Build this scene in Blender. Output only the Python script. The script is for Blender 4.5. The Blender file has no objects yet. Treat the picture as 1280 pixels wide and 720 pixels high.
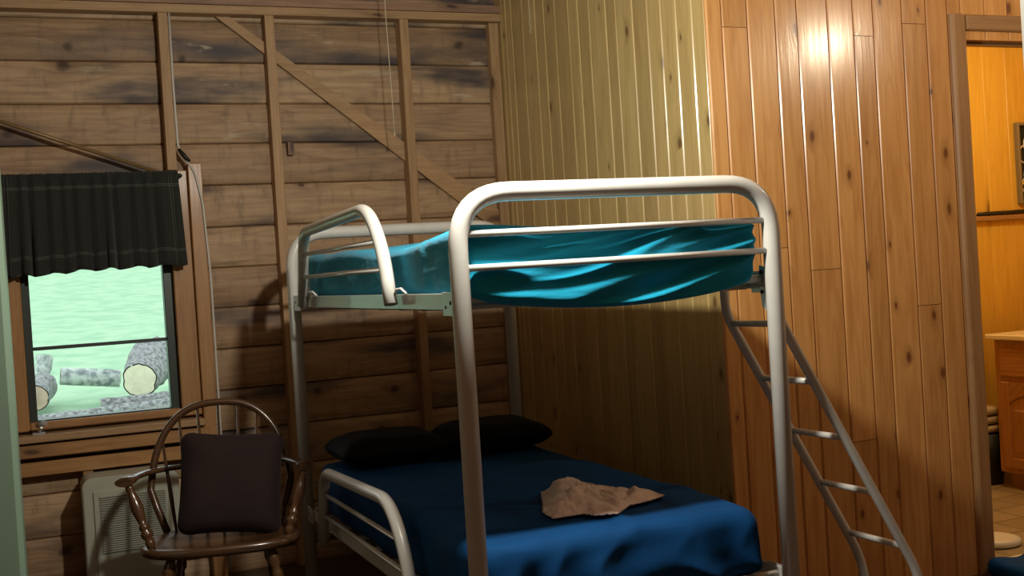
import bpy, math, random
from mathutils import Vector, Matrix, noise
random.seed(7)
SC = bpy.context.scene
COL = SC.collection
# ------------------------------------------------------------------ camera
YAW, PITCH, ROLL, FPX = 0.3986, -0.0146, -0.062, 1453.1
CAM = Vector((-1.079, -2.915, 1.38))
F = Vector((math.sin(YAW)*math.cos(PITCH), math.cos(YAW)*math.cos(PITCH), math.sin(PITCH)))
R0 = Vector((math.cos(YAW), -math.sin(YAW), 0)); U0 = R0.cross(F)
R = math.cos(ROLL)*R0 + math.sin(ROLL)*U0
U = -math.sin(ROLL)*R0 + math.cos(ROLL)*U0
cd = bpy.data.cameras.new('camera'); cam = bpy.data.objects.new('camera', cd); COL.objects.link(cam)
cd.sensor_width = 36; cd.lens = FPX*36/1280; cd.clip_start = .05; cd.clip_end = 300
m = Matrix((R, U, -F)).transposed().to_4x4(); m.translation = CAM
cam.matrix_world = m
SC.camera = cam
# ------------------------------------------------------------------ world, lights, exposure
SC.view_settings.view_transform = 'Standard'; SC.view_settings.look = 'None'
SC.view_settings.gamma = 1; SC.view_settings.use_curve_mapping = False
SC.view_settings.exposure = 0.0
w = bpy.data.worlds.new('sky'); SC.world = w; w.use_nodes = True
bg = w.node_tree.nodes['Background']; bg.inputs[0].default_value = (.86, .97, 1, 1); bg.inputs[1].default_value = 1.75

def lamp(name, loc, power, color, size):
    l = bpy.data.lights.new(name, 'POINT'); l.energy = power; l.color = color; l.shadow_soft_size = size
    o = bpy.data.objects.new(name, l); o.location = loc; COL.objects.link(o)
    return o
lamp('ceiling_bulb', (.04, -.215, 2.19), 120, (1, .95, .82), .04)
lamp('warm_bulb', (2.86, -.42, 2.46), 32, (1, .83, .60), .06)
lamp('bathroom_bulb', (3.5, 1.45, 2.35), 32, (1, .80, .42), .08)

# ------------------------------------------------------------------ materials
def mat_base(name):
    m = bpy.data.materials.new(name); m.use_nodes = True
    nt = m.node_tree; return m, nt, nt.nodes['Principled BSDF']
def N(nt, t, **kw):
    n = nt.nodes.new(t)
    for k, v in kw.items(): setattr(n, k, v)
    return n
def link(nt, a, b): nt.links.new(a, b)
def math_n(nt, op, a, b=None, c=None, clamp=False):
    n = N(nt, 'ShaderNodeMath', operation=op); n.use_clamp = clamp
    for i, v in enumerate((a, b, c)):
        if v is None: continue
        if isinstance(v, (int, float)): n.inputs[i].default_value = v
        else: link(nt, v, n.inputs[i])
    return n.outputs[0]
def smooth(nt, v, a, b, c=0., d=1.):
    n = N(nt, 'ShaderNodeMapRange', interpolation_type='SMOOTHSTEP')
    link(nt, v, n.inputs[0])
    for i, x in zip((1, 2, 3, 4), (a, b, c, d)): n.inputs[i].default_value = x
    return n.outputs[0]
def mix(nt, f, a, b, blend='MIX'):
    n = N(nt, 'ShaderNodeMix', data_type='RGBA', blend_type=blend)
    for sock, v in ((n.inputs[0], f), (n.inputs[6], a), (n.inputs[7], b)):
        if isinstance(v, (int, float)): sock.default_value = v
        elif isinstance(v, tuple): sock.default_value = (*v, 1)
        else: link(nt, v, sock)
    return n.outputs[2]
def comb(nt, x, y, z):
    n = N(nt, 'ShaderNodeCombineXYZ')
    for i, v in enumerate((x, y, z)):
        if isinstance(v, (int, float)): n.inputs[i].default_value = v
        else: link(nt, v, n.inputs[i])
    return n.outputs[0]
def wood(name, light, dark, knot, rough=.4, knots=(3.0, 6.5), kprob=.5, kr=.16, coat=0., vary=.25, grain=45, stain=0., scuff=0., bump=.15, rings=1.):
    m, nt, bs = mat_base(name)
    at = N(nt, 'ShaderNodeAttribute', attribute_name='wc')
    sp = N(nt, 'ShaderNodeSeparateXYZ'); link(nt, at.outputs['Vector'], sp.inputs[0])
    a, b, i = sp.outputs
    io = math_n(nt, 'MULTIPLY', i, 7.31)
    # knots
    wob = N(nt, 'ShaderNodeTexNoise'); wob.inputs['Scale'].default_value = 9; wob.inputs['Detail'].default_value = 2
    link(nt, comb(nt, a, math_n(nt, 'MULTIPLY', b, 2.), io), wob.inputs['Vector'])
    wv = math_n(nt, 'MULTIPLY_ADD', wob.outputs[0], .12, -.06)
    vo = N(nt, 'ShaderNodeTexVoronoi'); vo.voronoi_dimensions = '2D'; vo.inputs['Scale'].default_value = 1; vo.inputs['Randomness'].default_value = .9
    link(nt, comb(nt, math_n(nt, 'ADD', math_n(nt, 'ADD', math_n(nt, 'MULTIPLY', a, knots[0]), wv), math_n(nt, 'MULTIPLY', i, 17.37)), math_n(nt, 'ADD', math_n(nt, 'ADD', math_n(nt, 'MULTIPLY', b, knots[1]), wv), math_n(nt, 'MULTIPLY', i, 9.73)), 0), vo.inputs['Vector'])
    cs = N(nt, 'ShaderNodeSeparateColor'); link(nt, vo.outputs['Color'], cs.inputs[0])
    present = math_n(nt, 'LESS_THAN', cs.outputs[0], kprob)
    size = math_n(nt, 'MULTIPLY_ADD', cs.outputs[1], kr*.8, kr*.35)
    rel = math_n(nt, 'DIVIDE', vo.outputs['Distance'], size)
    kcore = math_n(nt, 'MULTIPLY', smooth(nt, rel, .6, 1.1, 1, 0), present)
    khalo = math_n(nt, 'MULTIPLY', smooth(nt, rel, .8, 3.0, 1, 0), present)
    # grain
    bb = math_n(nt, 'ADD', b, math_n(nt, 'MULTIPLY', khalo, .02))
    n1 = N(nt, 'ShaderNodeTexNoise'); n1.inputs['Scale'].default_value = 1; n1.inputs['Detail'].default_value = 5; n1.inputs['Roughness'].default_value = .6
    link(nt, comb(nt, math_n(nt, 'MULTIPLY', a, 2.2), math_n(nt, 'MULTIPLY', bb, grain), io), n1.inputs['Vector'])
    n2 = N(nt, 'ShaderNodeTexNoise'); n2.inputs['Scale'].default_value = 1; n2.inputs['Detail'].default_value = 3
    link(nt, comb(nt, math_n(nt, 'MULTIPLY', a, .9), math_n(nt, 'MULTIPLY', bb, 9), io), n2.inputs['Vector'])
    rg = math_n(nt, 'SINE', math_n(nt, 'MULTIPLY', n2.outputs[0], 55))
    rg = smooth(nt, rg, -.2, 1, 0, .35*rings)
    g = math_n(nt, 'ADD', smooth(nt, n1.outputs[0], .35, .7, 0, .6), rg, clamp=True)
    col = mix(nt, g, light, dark)
    wn = N(nt, 'ShaderNodeTexWhiteNoise', noise_dimensions='1D'); link(nt, math_n(nt, 'ADD', i, .37), wn.inputs[1])
    val = math_n(nt, 'MULTIPLY_ADD', wn.outputs[0], vary*2, 1-vary)
    col = mix(nt, 1., col, comb(nt, val, math_n(nt, 'POWER', val, 1.15), math_n(nt, 'POWER', val, 1.3)), 'MULTIPLY')
    if stain:
        n3 = N(nt, 'ShaderNodeTexNoise'); n3.inputs['Scale'].default_value = 1; n3.inputs['Detail'].default_value = 4
        link(nt, comb(nt, math_n(nt, 'MULTIPLY', a, 1.3), math_n(nt, 'MULTIPLY', b, 5.5), io), n3.inputs['Vector'])
        col = mix(nt, smooth(nt, n3.outputs[0], .48, .72, 0, stain), col, (.055, .045, .05))
        n5 = N(nt, 'ShaderNodeTexNoise'); n5.inputs['Scale'].default_value = 1; n5.inputs['Detail'].default_value = 5; n5.inputs['Roughness'].default_value = .7
        link(nt, comb(nt, math_n(nt, 'MULTIPLY', a, 22), math_n(nt, 'MULTIPLY', b, 5), io), n5.inputs['Vector'])
        col = mix(nt, smooth(nt, n5.outputs[0], .5, .75, 0, stain*.5), col, (.10, .065, .04))
    if scuff:
        n4 = N(nt, 'ShaderNodeTexNoise'); n4.inputs['Scale'].default_value = 1; n4.inputs['Detail'].default_value = 6; n4.inputs['Roughness'].default_value = .65
        link(nt, comb(nt, math_n(nt, 'MULTIPLY', a, 3.5), math_n(nt, 'MULTIPLY', b, 16), math_n(nt, 'ADD', io, 40)), n4.inputs['Vector'])
        col = mix(nt, smooth(nt, n4.outputs[0], .6, .72, 0, scuff), col, (.50, .40, .27))
    col = mix(nt, math_n(nt, 'MULTIPLY', khalo, .45), col, tuple(x*.62 for x in dark))
    kc = mix(nt, smooth(nt, rel, .25, .8, 0, .55), knot, tuple(x*.6 for x in dark))
    col = mix(nt, math_n(nt, 'MULTIPLY', kcore, .85), col, kc)
    link(nt, col, bs.inputs['Base Color'])
    bs.inputs['Roughness'].default_value = rough
    bs.inputs['Coat Weight'].default_value = coat; bs.inputs['Coat Roughness'].default_value = .19
    if bump:
        bp = N(nt, 'ShaderNodeBump'); bp.inputs['Strength'].default_value = bump; bp.inputs['Distance'].default_value = .003
        link(nt, math_n(nt, 'ADD', n1.outputs[0], math_n(nt, 'MULTIPLY', n2.outputs[0], 2.)), bp.inputs['Height']); link(nt, bp.outputs[0], bs.inputs['Normal'])
        link(nt, bp.outputs[0], bs.inputs['Coat Normal'])
    return m
def plain(name, color, rough=.5, metal=0., coat=0., noise_amt=0., nscale=30., bump=0., bscale=200., trans=0., sheen=0., spec=None, dark=None):
    m, nt, bs = mat_base(name)
    bs.inputs['Base Color'].default_value = (*color, 1); bs.inputs['Roughness'].default_value = rough
    bs.inputs['Metallic'].default_value = metal; bs.inputs['Coat Weight'].default_value = coat
    bs.inputs['Transmission Weight'].default_value = trans; bs.inputs['Sheen Weight'].default_value = sheen
    if spec is not None: bs.inputs['Specular IOR Level'].default_value = spec
    tc = N(nt, 'ShaderNodeTexCoord')
    if noise_amt:
        n = N(nt, 'ShaderNodeTexNoise'); n.inputs['Scale'].default_value = nscale; n.inputs['Detail'].default_value = 4
        link(nt, tc.outputs['Object'], n.inputs['Vector'])
        link(nt, mix(nt, smooth(nt, n.outputs[0], .35, .7), color, dark or tuple(c*(1-noise_amt) for c in color)), bs.inputs['Base Color'])
    if bump:
        n = N(nt, 'ShaderNodeTexNoise'); n.inputs['Scale'].default_value = bscale; n.inputs['Detail'].default_value = 3
        link(nt, tc.outputs['Object'], n.inputs['Vector'])
        bp = N(nt, 'ShaderNodeBump'); bp.inputs['Strength'].default_value = bump; bp.inputs['Distance'].default_value = .002
        link(nt, n.outputs[0], bp.inputs['Height']); link(nt, bp.outputs[0], bs.inputs['Normal'])
    return m
M = {}
M['log'] = wood('log_siding', (.48, .32, .178), (.30, .18, .098), (.05, .028, .022), .62, (2.6, 3.2), .42, .10, 0, .26, 34, 1., .85, .22)
M['stud'] = wood('stud_wood', (.46, .285, .14), (.34, .195, .09), (.07, .03, .02), .6, (1.6, 6), .3, .14, 0, .12, 45, .2, .2, .2)
M['stud_dark'] = wood('plate_wood', (.36, .21, .13), (.25, .14, .085), (.04, .02, .015), .6, (1.6, 6), .3, .14, 0, .12, 45, .4, 0, .2)
M['orange'] = wood('varnished_pine', (.64, .33, .11), (.48, .215, .06), (.12, .03, .012), .30, (4.2, 8.2), .22, .13, .55, .16, 34, 0, 0, .22)
M['olive'] = wood('pale_pine', (.58, .42, .17), (.46, .315, .12), (.13, .06, .025), .32, (4.2, 8.2), .20, .12, .5, .12, 34, 0, 0, .2)
M['yellow'] = wood('bathroom_pine', (.72, .46, .075), (.62, .37, .05), (.16, .06, .015), .4, (1.8, 6), .45, .14, .2, .07, 30, 0, 0, .1)
M['casing'] = wood('casing_wood', (.36, .20, .085), (.27, .14, .055), (.07, .03, .015), .42, (1.2, 5), .15, .1, .15, .05, 60, 0, 0, .15)
M['windowwood'] = wood('window_wood', (.46, .24, .085), (.33, .155, .052), (.06, .025, .012), .5, (1.4, 5), .25, .14, .1, .1, 45, .3, .1, .2)
M['vanity'] = wood('oak_cabinet', (.42, .20, .065), (.30, .125, .035), (.1, .04, .02), .38, (1, 5), .0, .1, .2, .05, 70, 0, 0, .15)
M['chair'] = wood('dark_chair_wood', (.085, .040, .017), (.045, .020, .010), (.03, .012, .008), .26, (1, 4), .0, .1, .35, .04, 60, 0, 0, .1)
M['turned'] = wood('turned_chair_wood', (.10, .045, .018), (.06, .026, .011), (.03, .012, .008), .26, (1, 4), .0, .1, .35, .04, 60, 0, 0, .1)
M['floor'] = wood('floor_boards', (.07, .038, .02), (.045, .024, .013), (.03, .015, .01), .4, (1.5, 5), .3, .14, .2, .15, 30, 0, 0, .1)
M['white'] = plain('white_enamel', (.60, .595, .56), .30, 0, .25, .06, 14, .03, 60)
M['steel'] = plain('zinc_bracket', (.62, .64, .64), .35, .55)
M['black'] = plain('black_rubber', (.012, .012, .012), .5)
M['hole'] = plain('screw_hole_black', (.01, .01, .01), .8)
def cloth(name, c1, c2, weave=900, rough=.8, sheen=.2, wr=.35, wscale=(.5, 1, 2.6)):
    m, nt, bs = mat_base(name)
    tc = N(nt, 'ShaderNodeTexCoord')
    n = N(nt, 'ShaderNodeTexNoise'); n.inputs['Scale'].default_value = 5; n.inputs['Detail'].default_value = 4
    link(nt, tc.outputs['Object'], n.inputs['Vector'])
    link(nt, mix(nt, smooth(nt, n.outputs[0], .3, .7), c1, c2), bs.inputs['Base Color'])
    bs.inputs['Roughness'].default_value = rough; bs.inputs['Sheen Weight'].default_value = sheen; bs.inputs['Specular IOR Level'].default_value = .15
    n2 = N(nt, 'ShaderNodeTexNoise'); n2.inputs['Scale'].default_value = weave; n2.inputs['Detail'].default_value = 1
    link(nt, tc.outputs['Object'], n2.inputs['Vector'])
    n3 = N(nt, 'ShaderNodeTexNoise'); n3.inputs['Scale'].default_value = 7; n3.inputs['Detail'].default_value = 3
    mp = N(nt, 'ShaderNodeMapping'); mp.inputs['Scale'].default_value = wscale; mp.inputs['Rotation'].default_value = (0, .22, .1)
    link(nt, tc.outputs['Object'], mp.inputs['Vector']); link(nt, mp.outputs[0], n3.inputs['Vector'])
    bp = N(nt, 'ShaderNodeBump'); bp.inputs['Strength'].default_value = .12; bp.inputs['Distance'].default_value = .001
    link(nt, n2.outputs[0], bp.inputs['Height'])
    b2 = N(nt, 'ShaderNodeBump'); b2.inputs['Strength'].default_value = wr; b2.inputs['Distance'].default_value = .02
    link(nt, n3.outputs[0], b2.inputs['Height']); link(nt, bp.outputs[0], b2.inputs['Normal']); link(nt, b2.outputs[0], bs.inputs['Normal'])
    return m
M['cyan'] = cloth('turquoise_cotton', (.008, .33, .52), (.006, .28, .47), sheen=.1)
M['blue'] = cloth('navy_blue_cotton', (.003, .060, .20), (.0025, .050, .17), sheen=0, wr=.25, wscale=(1.2, 1.2, .8))
M['pink'] = cloth('blush_cotton', (.88, .69, .58), (.80, .60, .50), wr=.9, wscale=(3, 3, 2))
M['brown'] = cloth('brown_cotton', (.022, .0125, .012), (.018, .010, .010), 500, sheen=.03)
M['darkpillow'] = cloth('near_black_cotton', (.006, .006, .008), (.005, .005, .006), 500, sheen=0)
M['heater'] = plain('cream_enamel_metal', (.46, .47, .38), .42, 0, .1, .08, 9)
M['grille'] = plain('cream_louvre', (.40, .41, .34), .45)
M['green'] = plain('pale_green_paint', (.19, .28, .21), .45, 0, 0, .07, 3)
M['doorpaint'] = plain('beige_door_paint', (.20, .175, .125), .45, 0, 0, .06, 3)
M['alu'] = plain('dark_window_metal', (.05, .06, .055), .4, .3)
M['cable'] = plain('white_cable', (.62, .60, .54), .5)
M['string'] = plain('cream_string', (.62, .52, .36), .8)
M['dowel'] = plain('brass_dowel', (.24, .15, .06), .4, .3)
M['counter'] = plain('cream_countertop', (.80, .72, .50), .3, 0, .2)
M['towel'] = cloth('folded_towel', (.55, .46, .30), (.46, .38, .24))
M['offwhite'] = plain('off_white_plastic', (.80, .76, .62), .4)
M['bark'] = plain('log_bark', (.40, .40, .40), .95, 0, 0, .6, 22, 1., 40, dark=(.13, .12, .13))
M['birch'] = plain('birch_bark', (.62, .66, .62), .9, 0, 0, .6, 12, .6, 25, dark=(.22, .24, .26))
M['cut'] = plain('fresh_cut_wood', (.95, .86, .66), .8, 0, 0, .12, 14)
M['cutpink'] = plain('old_cut_wood', (.60, .42, .33), .8, 0, 0, .25, 14)
M['lawn'] = plain('mown_grass', (.46, .66, .44), .95, 0, 0, .35, 2.5, .6, 18, dark=(.34, .56, .36))
m, nt, bs = mat_base('beige_tile'); M['tile'] = m
tc = N(nt, 'ShaderNodeTexCoord'); br = N(nt, 'ShaderNodeTexBrick'); br.offset = 0
br.inputs['Scale'].default_value = 1; br.inputs['Brick Width'].default_value = .2; br.inputs['Row Height'].default_value = .2
br.inputs['Mortar Size'].default_value = .006; br.inputs['Color1'].default_value = (.42, .33, .19, 1); br.inputs['Color2'].default_value = (.34, .26, .14, 1); br.inputs['Mortar'].default_value = (.2, .15, .08, 1)
link(nt, tc.outputs['Object'], br.inputs['Vector']); link(nt, br.outputs[0], bs.inputs['Base Color']); bs.inputs['Roughness'].default_value = .35
m, nt, bs = mat_base('window_glass'); M['glass'] = m
for n in list(nt.nodes):
    if n.type != 'OUTPUT_MATERIAL': nt.nodes.remove(n)
gl = N(nt, 'ShaderNodeBsdfGlossy'); gl.inputs['Roughness'].default_value = .02
tr = N(nt, 'ShaderNodeBsdfTransparent'); tr.inputs[0].default_value = (.94, .97, .95, 1)
fr = N(nt, 'ShaderNodeFresnel'); fr.inputs[0].default_value = 1.45; mx = N(nt, 'ShaderNodeMixShader')
link(nt, fr.outputs[0], mx.inputs[0]); link(nt, tr.outputs[0], mx.inputs[1]); link(nt, gl.outputs[0], mx.inputs[2])
link(nt, mx.outputs[0], [n for n in nt.nodes if n.type == 'OUTPUT_MATERIAL'][0].inputs[0])
# valance fabric: very dark green with thin paler double stripes
m, nt, bs = mat_base('striped_valance_cotton'); M['valance'] = m
at = N(nt, 'ShaderNodeAttribute', attribute_name='wc'); sp = N(nt, 'ShaderNodeSeparateXYZ'); link(nt, at.outputs['Vector'], sp.inputs[0])
tot = None
for comp, cs_ in ((0, (.028, .038, .742, .754, .052)), (1, (.060, .068, .365, .373))):
    for c in cs_:
        v = smooth(nt, math_n(nt, 'ABSOLUTE', math_n(nt, 'SUBTRACT', sp.outputs[comp], c)), .0008, .0022, 1, 0)
        tot = v if tot is None else math_n(nt, 'MAXIMUM', tot, v)
link(nt, mix(nt, math_n(nt, 'MULTIPLY', tot, .45), (.014, .017, .013), (.16, .17, .14)), bs.inputs['Base Color'])
bs.inputs['Roughness'].default_value = .9; bs.inputs['Sheen Weight'].default_value = .15

# ------------------------------------------------------------------ mesh helpers
IDC = [0]
def nid():
    IDC[0] += 1; return IDC[0]
class MB:
    def __init__(s): s.v = []; s.f = []; s.wc = []; s.sm = []; s.mi = []
    def face(s, idx, axis, i, sm=False, mi=0): s.f.append(idx); s.wc.append((axis, i)); s.sm.append(sm); s.mi.append(mi)
    def box(s, x0, x1, y0, y1, z0, z1, axis=2, c=0., i=None, mi=0):
        i = nid() if i is None else i
        if c <= 0:
            b = len(s.v)
            s.v += [(x, y, z) for x in (x0, x1) for y in (y0, y1) for z in (z0, z1)]
            for q in ((0, 1, 3, 2), (4, 6, 7, 5), (0, 4, 5, 1), (2, 3, 7, 6), (0, 2, 6, 4), (1, 5, 7, 3)):
                s.face([b+k for k in q], axis, i, False, mi)
            return s
        # chamfered box: 24 verts
        lo = (x0, y0, z0); hi = (x1, y1, z1); b = len(s.v); ix = {}
        for cx in (0, 1):
            for cy in (0, 1):
                for cz in (0, 1):
                    for ax in range(3):      # vertex lying on face of axis ax
                        p = []
                        for k, sgn in enumerate((cx, cy, cz)):
                            e = (hi if sgn else lo)[k]
                            p.append(e if k == ax else e + (-c if sgn else c))
                        ix[(cx, cy, cz, ax)] = len(s.v); s.v.append(tuple(p))
        def g(k, ax): return ix[(*k, ax)]
        for ax in range(3):
            o = [k for k in range(3) if k != ax]
            for sg in (0, 1):
                q = []
                for (p1, p2) in ((0, 0), (1, 0), (1, 1), (0, 1)):
                    k = [0, 0, 0]; k[ax] = sg; k[o[0]] = p1; k[o[1]] = p2; q.append(g(k, ax))
                s.face(q, axis, i, False, mi)
        for e in range(3):                      # edges running along e
            o = [k for k in range(3) if k != e]
            for p1 in (0, 1):
                for p2 in (0, 1):
                    k0 = [0, 0, 0]; k0[o[0]] = p1; k0[o[1]] = p2; k1 = list(k0); k1[e] = 1
                    s.face([g(k0, o[0]), g(k1, o[0]), g(k1, o[1]), g(k0, o[1])], axis, i, False, mi)
        for cx in (0, 1):
            for cy in (0, 1):
                for cz in (0, 1): s.face([g((cx, cy, cz), 0), g((cx, cy, cz), 1), g((cx, cy, cz), 2)], axis, i, False, mi)
        return s
    def prism(s, prof, axis, a0, a1, i=None, sm=False, mi=0):
        """prof: 2D outline in the two other axes (ordered), extruded along axis"""
        i = nid() if i is None else i
        o = [k for k in range(3) if k != axis]; b = len(s.v); n = len(prof)
        for a in (a0, a1):
            for p in prof:
                q = [0, 0, 0]; q[axis] = a; q[o[0]] = p[0]; q[o[1]] = p[1]; s.v.append(tuple(q))
        for k in range(n): s.face([b+k, b+(k+1) % n, b+n+(k+1) % n, b+n+k], axis, i, sm, mi)
        s.face([b+k for k in range(n)][::-1], axis, i, False, mi); s.face([b+n+k for k in range(n)], axis, i, False, mi)
        return s
    def tube(s, pts, r, segs=12, axis=2, flat=1., up=None, i=None, caps=True, mi=0):
        i = nid() if i is None else i
        P = [Vector(p) for p in pts]; n = len(P); rr = r if isinstance(r, (list, tuple)) else [r]*n
        T = []
        for k in range(n):
            a = P[max(k-1, 0)]; c = P[min(k+1, n-1)]; T.append((c-a).normalized())
        nrm = Vector(up) if up else (Vector((0, 0, 1)) if abs(T[0].z) < .9 else Vector((1, 0, 0)))
        nrm = (nrm - T[0]*nrm.dot(T[0])).normalized(); b = len(s.v)
        for k in range(n):
            nrm = (nrm - T[k]*nrm.dot(T[k])).normalized(); bn = T[k].cross(nrm)
            for j in range(segs):
                t = 2*math.pi*j/segs
                s.v.append(tuple(P[k] + rr[k]*(nrm*math.cos(t)*flat + bn*math.sin(t))))
        for k in range(n-1):
            for j in range(segs):
                j2 = (j+1) % segs
                s.face([b+k*segs+j, b+k*segs+j2, b+(k+1)*segs+j2, b+(k+1)*segs+j], axis, i, True, mi)
        if caps:
            s.face([b+j for j in range(segs)][::-1], axis, i, False, mi); s.face([b+(n-1)*segs+j for j in range(segs)], axis, i, False, mi)
        return s
    def rbox(s, center, size, r, div=(10, 10, 4), fn=None, i=None, axis=0, mi=0):
        """rounded subdivided box, smooth; fn(Vector p, Vector n) -> Vector"""
        i = nid() if i is None else i
        h = [x/2 for x in size]; ix = {}; n = div; C = Vector(center)
        def vert(k):
            if k in ix: return ix[k]
            p = Vector([(-1+2*k[q]/n[q])*h[q] for q in range(3)])
            inner = Vector([max(-(h[q]-r), min(h[q]-r, p[q])) for q in range(3)])
            d = p-inner; nn = d.normalized() if d.length > 1e-9 else Vector((0, 0, 1)); p = inner+nn*r if d.length > 1e-9 else p
            p = p+C
            if fn: p = fn(p, nn)
            ix[k] = len(s.v); s.v.append(tuple(p)); return ix[k]
        for ax in range(3):
            o = [q for q in range(3) if q != ax]
            for sg in (0, n[ax]):
                for u in range(n[o[0]]):
                    for v in range(n[o[1]]):
                        q = []
                        for (du, dv) in ((0, 0), (1, 0), (1, 1), (0, 1)):
                            k = [0, 0, 0]; k[ax] = sg; k[o[0]] = u+du; k[o[1]] = v+dv; q.append(vert(tuple(k)))
                        if (sg == 0) != (ax == 1): q = q[::-1]
                        s.face(q, axis, i, True, mi)
        return s
    def build(s, name, mats, parent=None, loc=None, rz=0., recalc=True):
        me = bpy.data.meshes.new(name); me.from_pydata(s.v, [], s.f); me.update()
        if not isinstance(mats, (list, tuple)): mats = [mats]
        for m_ in mats: me.materials.append(m_)
        at = me.attributes.new('wc', 'FLOAT_VECTOR', 'CORNER'); data = []
        for p, (ax, i) in zip(me.polygons, s.wc):
            o = [k for k in range(3) if k != ax]
            for vi in p.vertices:
                co = s.v[vi]; data += [co[ax], co[o[0]]+co[o[1]], float(i)]
        at.data.foreach_set('vector', data)
        me.polygons.foreach_set('use_smooth', s.sm); me.polygons.foreach_set('material_index', s.mi)
        if recalc:
            import bmesh
            bm = bmesh.new(); bm.from_mesh(me); bmesh.ops.recalc_face_normals(bm, faces=bm.faces); bm.to_mesh(me); bm.free()
        me.update()
        ob = bpy.data.objects.new(name, me); COL.objects.link(ob)
        if parent: ob.parent = parent
        if loc: ob.location = loc
        ob.rotation_euler.z = rz
        return ob
def fillet(pts, r, n=7):
    P = [Vector(p) for p in pts]; out = [P[0]]; rr = r if isinstance(r, (list, tuple)) else [r]*len(P)
    for k in range(1, len(P)-1):
        a, b, c = P[k-1], P[k], P[k+1]; d1 = (a-b).normalized(); d2 = (c-b).normalized(); t = rr[k]
        for q in range(n+1):
            u = q/n; out.append((b+d1*t)*(1-u)**2 + b*2*u*(1-u) + (b+d2*t)*u*u)
    out.append(P[-1]); return out
def tag(o, label=None, cat=None, group=None, kind=None):
    if label: o['label'] = label
    if cat: o['category'] = cat
    if group: o['group'] = group
    if kind: o['kind'] = kind
    return o
def thing(name, label, cat, loc=(0, 0, 0), rz=0., group=None):
    o = bpy.data.objects.new(name, None); o.empty_display_size = .1; COL.objects.link(o); o.location = loc; o.rotation_euler.z = rz
    return tag(o, label, cat, group)
def struct(name, mb, mats, label, cat='wall', parent=None):
    o = mb.build(name, mats, parent)
    if parent is None: tag(o, label, cat, None, 'structure')
    return o

# ------------------------------------------------------------------ setting
XL, XC, XR, YB, YO, YF, ZC = -2.7, 1.342, 4.75, 2.846, .804, -4.3, 3.05
WX0, WX1, WZ0, WZ1 = -1.085, -.41, .80, 1.93        # hole in the log wall
# log wall (far wall): siding courses 0.2 m high, a hole for the window
mb = MB(); z = 2.482+.2*3 ; rows = []
cz = [3.082, 2.882, 2.682, 2.482, 2.282, 2.088, 1.886, 1.682, 1.484, 1.287, 1.087, .887, .687, .487, .287, .087, -.113]
def logcourse(mb, x0, x1, z0, z1, i):
    d = .012; pr = [(YB+.05, z0), (YB+.012, z0+.001), (YB+.003, z0+.006), (YB-.004, z0+.03), (YB-.008, (z0+z1)/2), (YB-.004, z1-.03), (YB+.003, z1-.006), (YB+.012, z1-.001), (YB+.05, z1)]
    mb.prism(pr, 0, x0, x1, i)
for k in range(len(cz)-1):
    z1, z0 = cz[k], max(cz[k+1], -.02); i = nid()
    if z1 <= WZ0 or z0 >= WZ1: logcourse(mb, XL, XC, z0, z1, i)
    else:
        lo, hi = max(z0, WZ0), min(z1, WZ1)
        logcourse(mb, XL, WX0, z0, z1, i); logcourse(mb, WX1, XC, z0, z1, i)
        if z0 < WZ0: logcourse(mb, WX0, WX1, z0, WZ0, i)
        if z1 > WZ1: logcourse(mb, WX0, WX1, WZ1, z1, i)
mb.box(XL, WX0, YB+.03, YB+.11, -.02, ZC); mb.box(WX1, XC+.1, YB+.03, YB+.11, -.02, ZC)
mb.box(WX0, WX1, YB+.03, YB+.11, -.02, WZ0); mb.box(WX0, WX1, YB+.03, YB+.11, WZ1, ZC)
struct('wall_back', mb, M['log'], 'rough brown horizontal log siding wall behind the bunk bed')

def boards_y(mb, xs, z0, z1, y, joints=(), c=.006, t=.014):
    """vertical boards facing -y between consecutive xs; joints: (index, z)"""
    for k in range(len(xs)-1):
        x0, x1 = xs[k], xs[k+1]
        zs = sorted([z0, z1]+[j[1] for j in joints if j[0] == k])
        for a, b in zip(zs, zs[1:]):
            i = nid(); g = .0012
            mb.prism([(x0+.0008, y+t), (x0+.0008, y+c), (x0+c, y), (x1-c, y), (x1-.0008, y+c), (x1-.0008, y+t)], 2, a+(g if a > z0 else 0), b-(g if b < z1 else 0), i)
def boards_x(mb, ys, z0, z1, x, joints=(), c=.006, t=.014, s=1):
    for k in range(len(ys)-1):
        y0, y1 = sorted((ys[k], ys[k+1])); i = nid()
        mb.prism([(x+s*t, y0+.0008), (x+s*c, y0+.0008), (x, y0+c), (x, y1-c), (x+s*c, y1-.0008), (x+s*t, y1-.0008)], 2, z0, z1, i)
# pale side wall next to the bed, faces -x
ys = [YB-.005, 2.755, 2.697, 2.623, 2.484, 2.331, 2.227, 2.104, 1.961, 1.862, 1.752, 1.595, 1.504, 1.36, 1.237, 1.132, 1.018, .904, YO+.012]
mb = MB(); boards_x(mb, ys, 0, ZC, XC, c=.0055, t=.015); mb.box(XC+.014, XC+.10, YO+.014, YB+.03, 0, ZC)
struct('wall_right', mb, M['olive'], 'pale yellow vertical tongue and groove wall beside the bunk bed')
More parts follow.
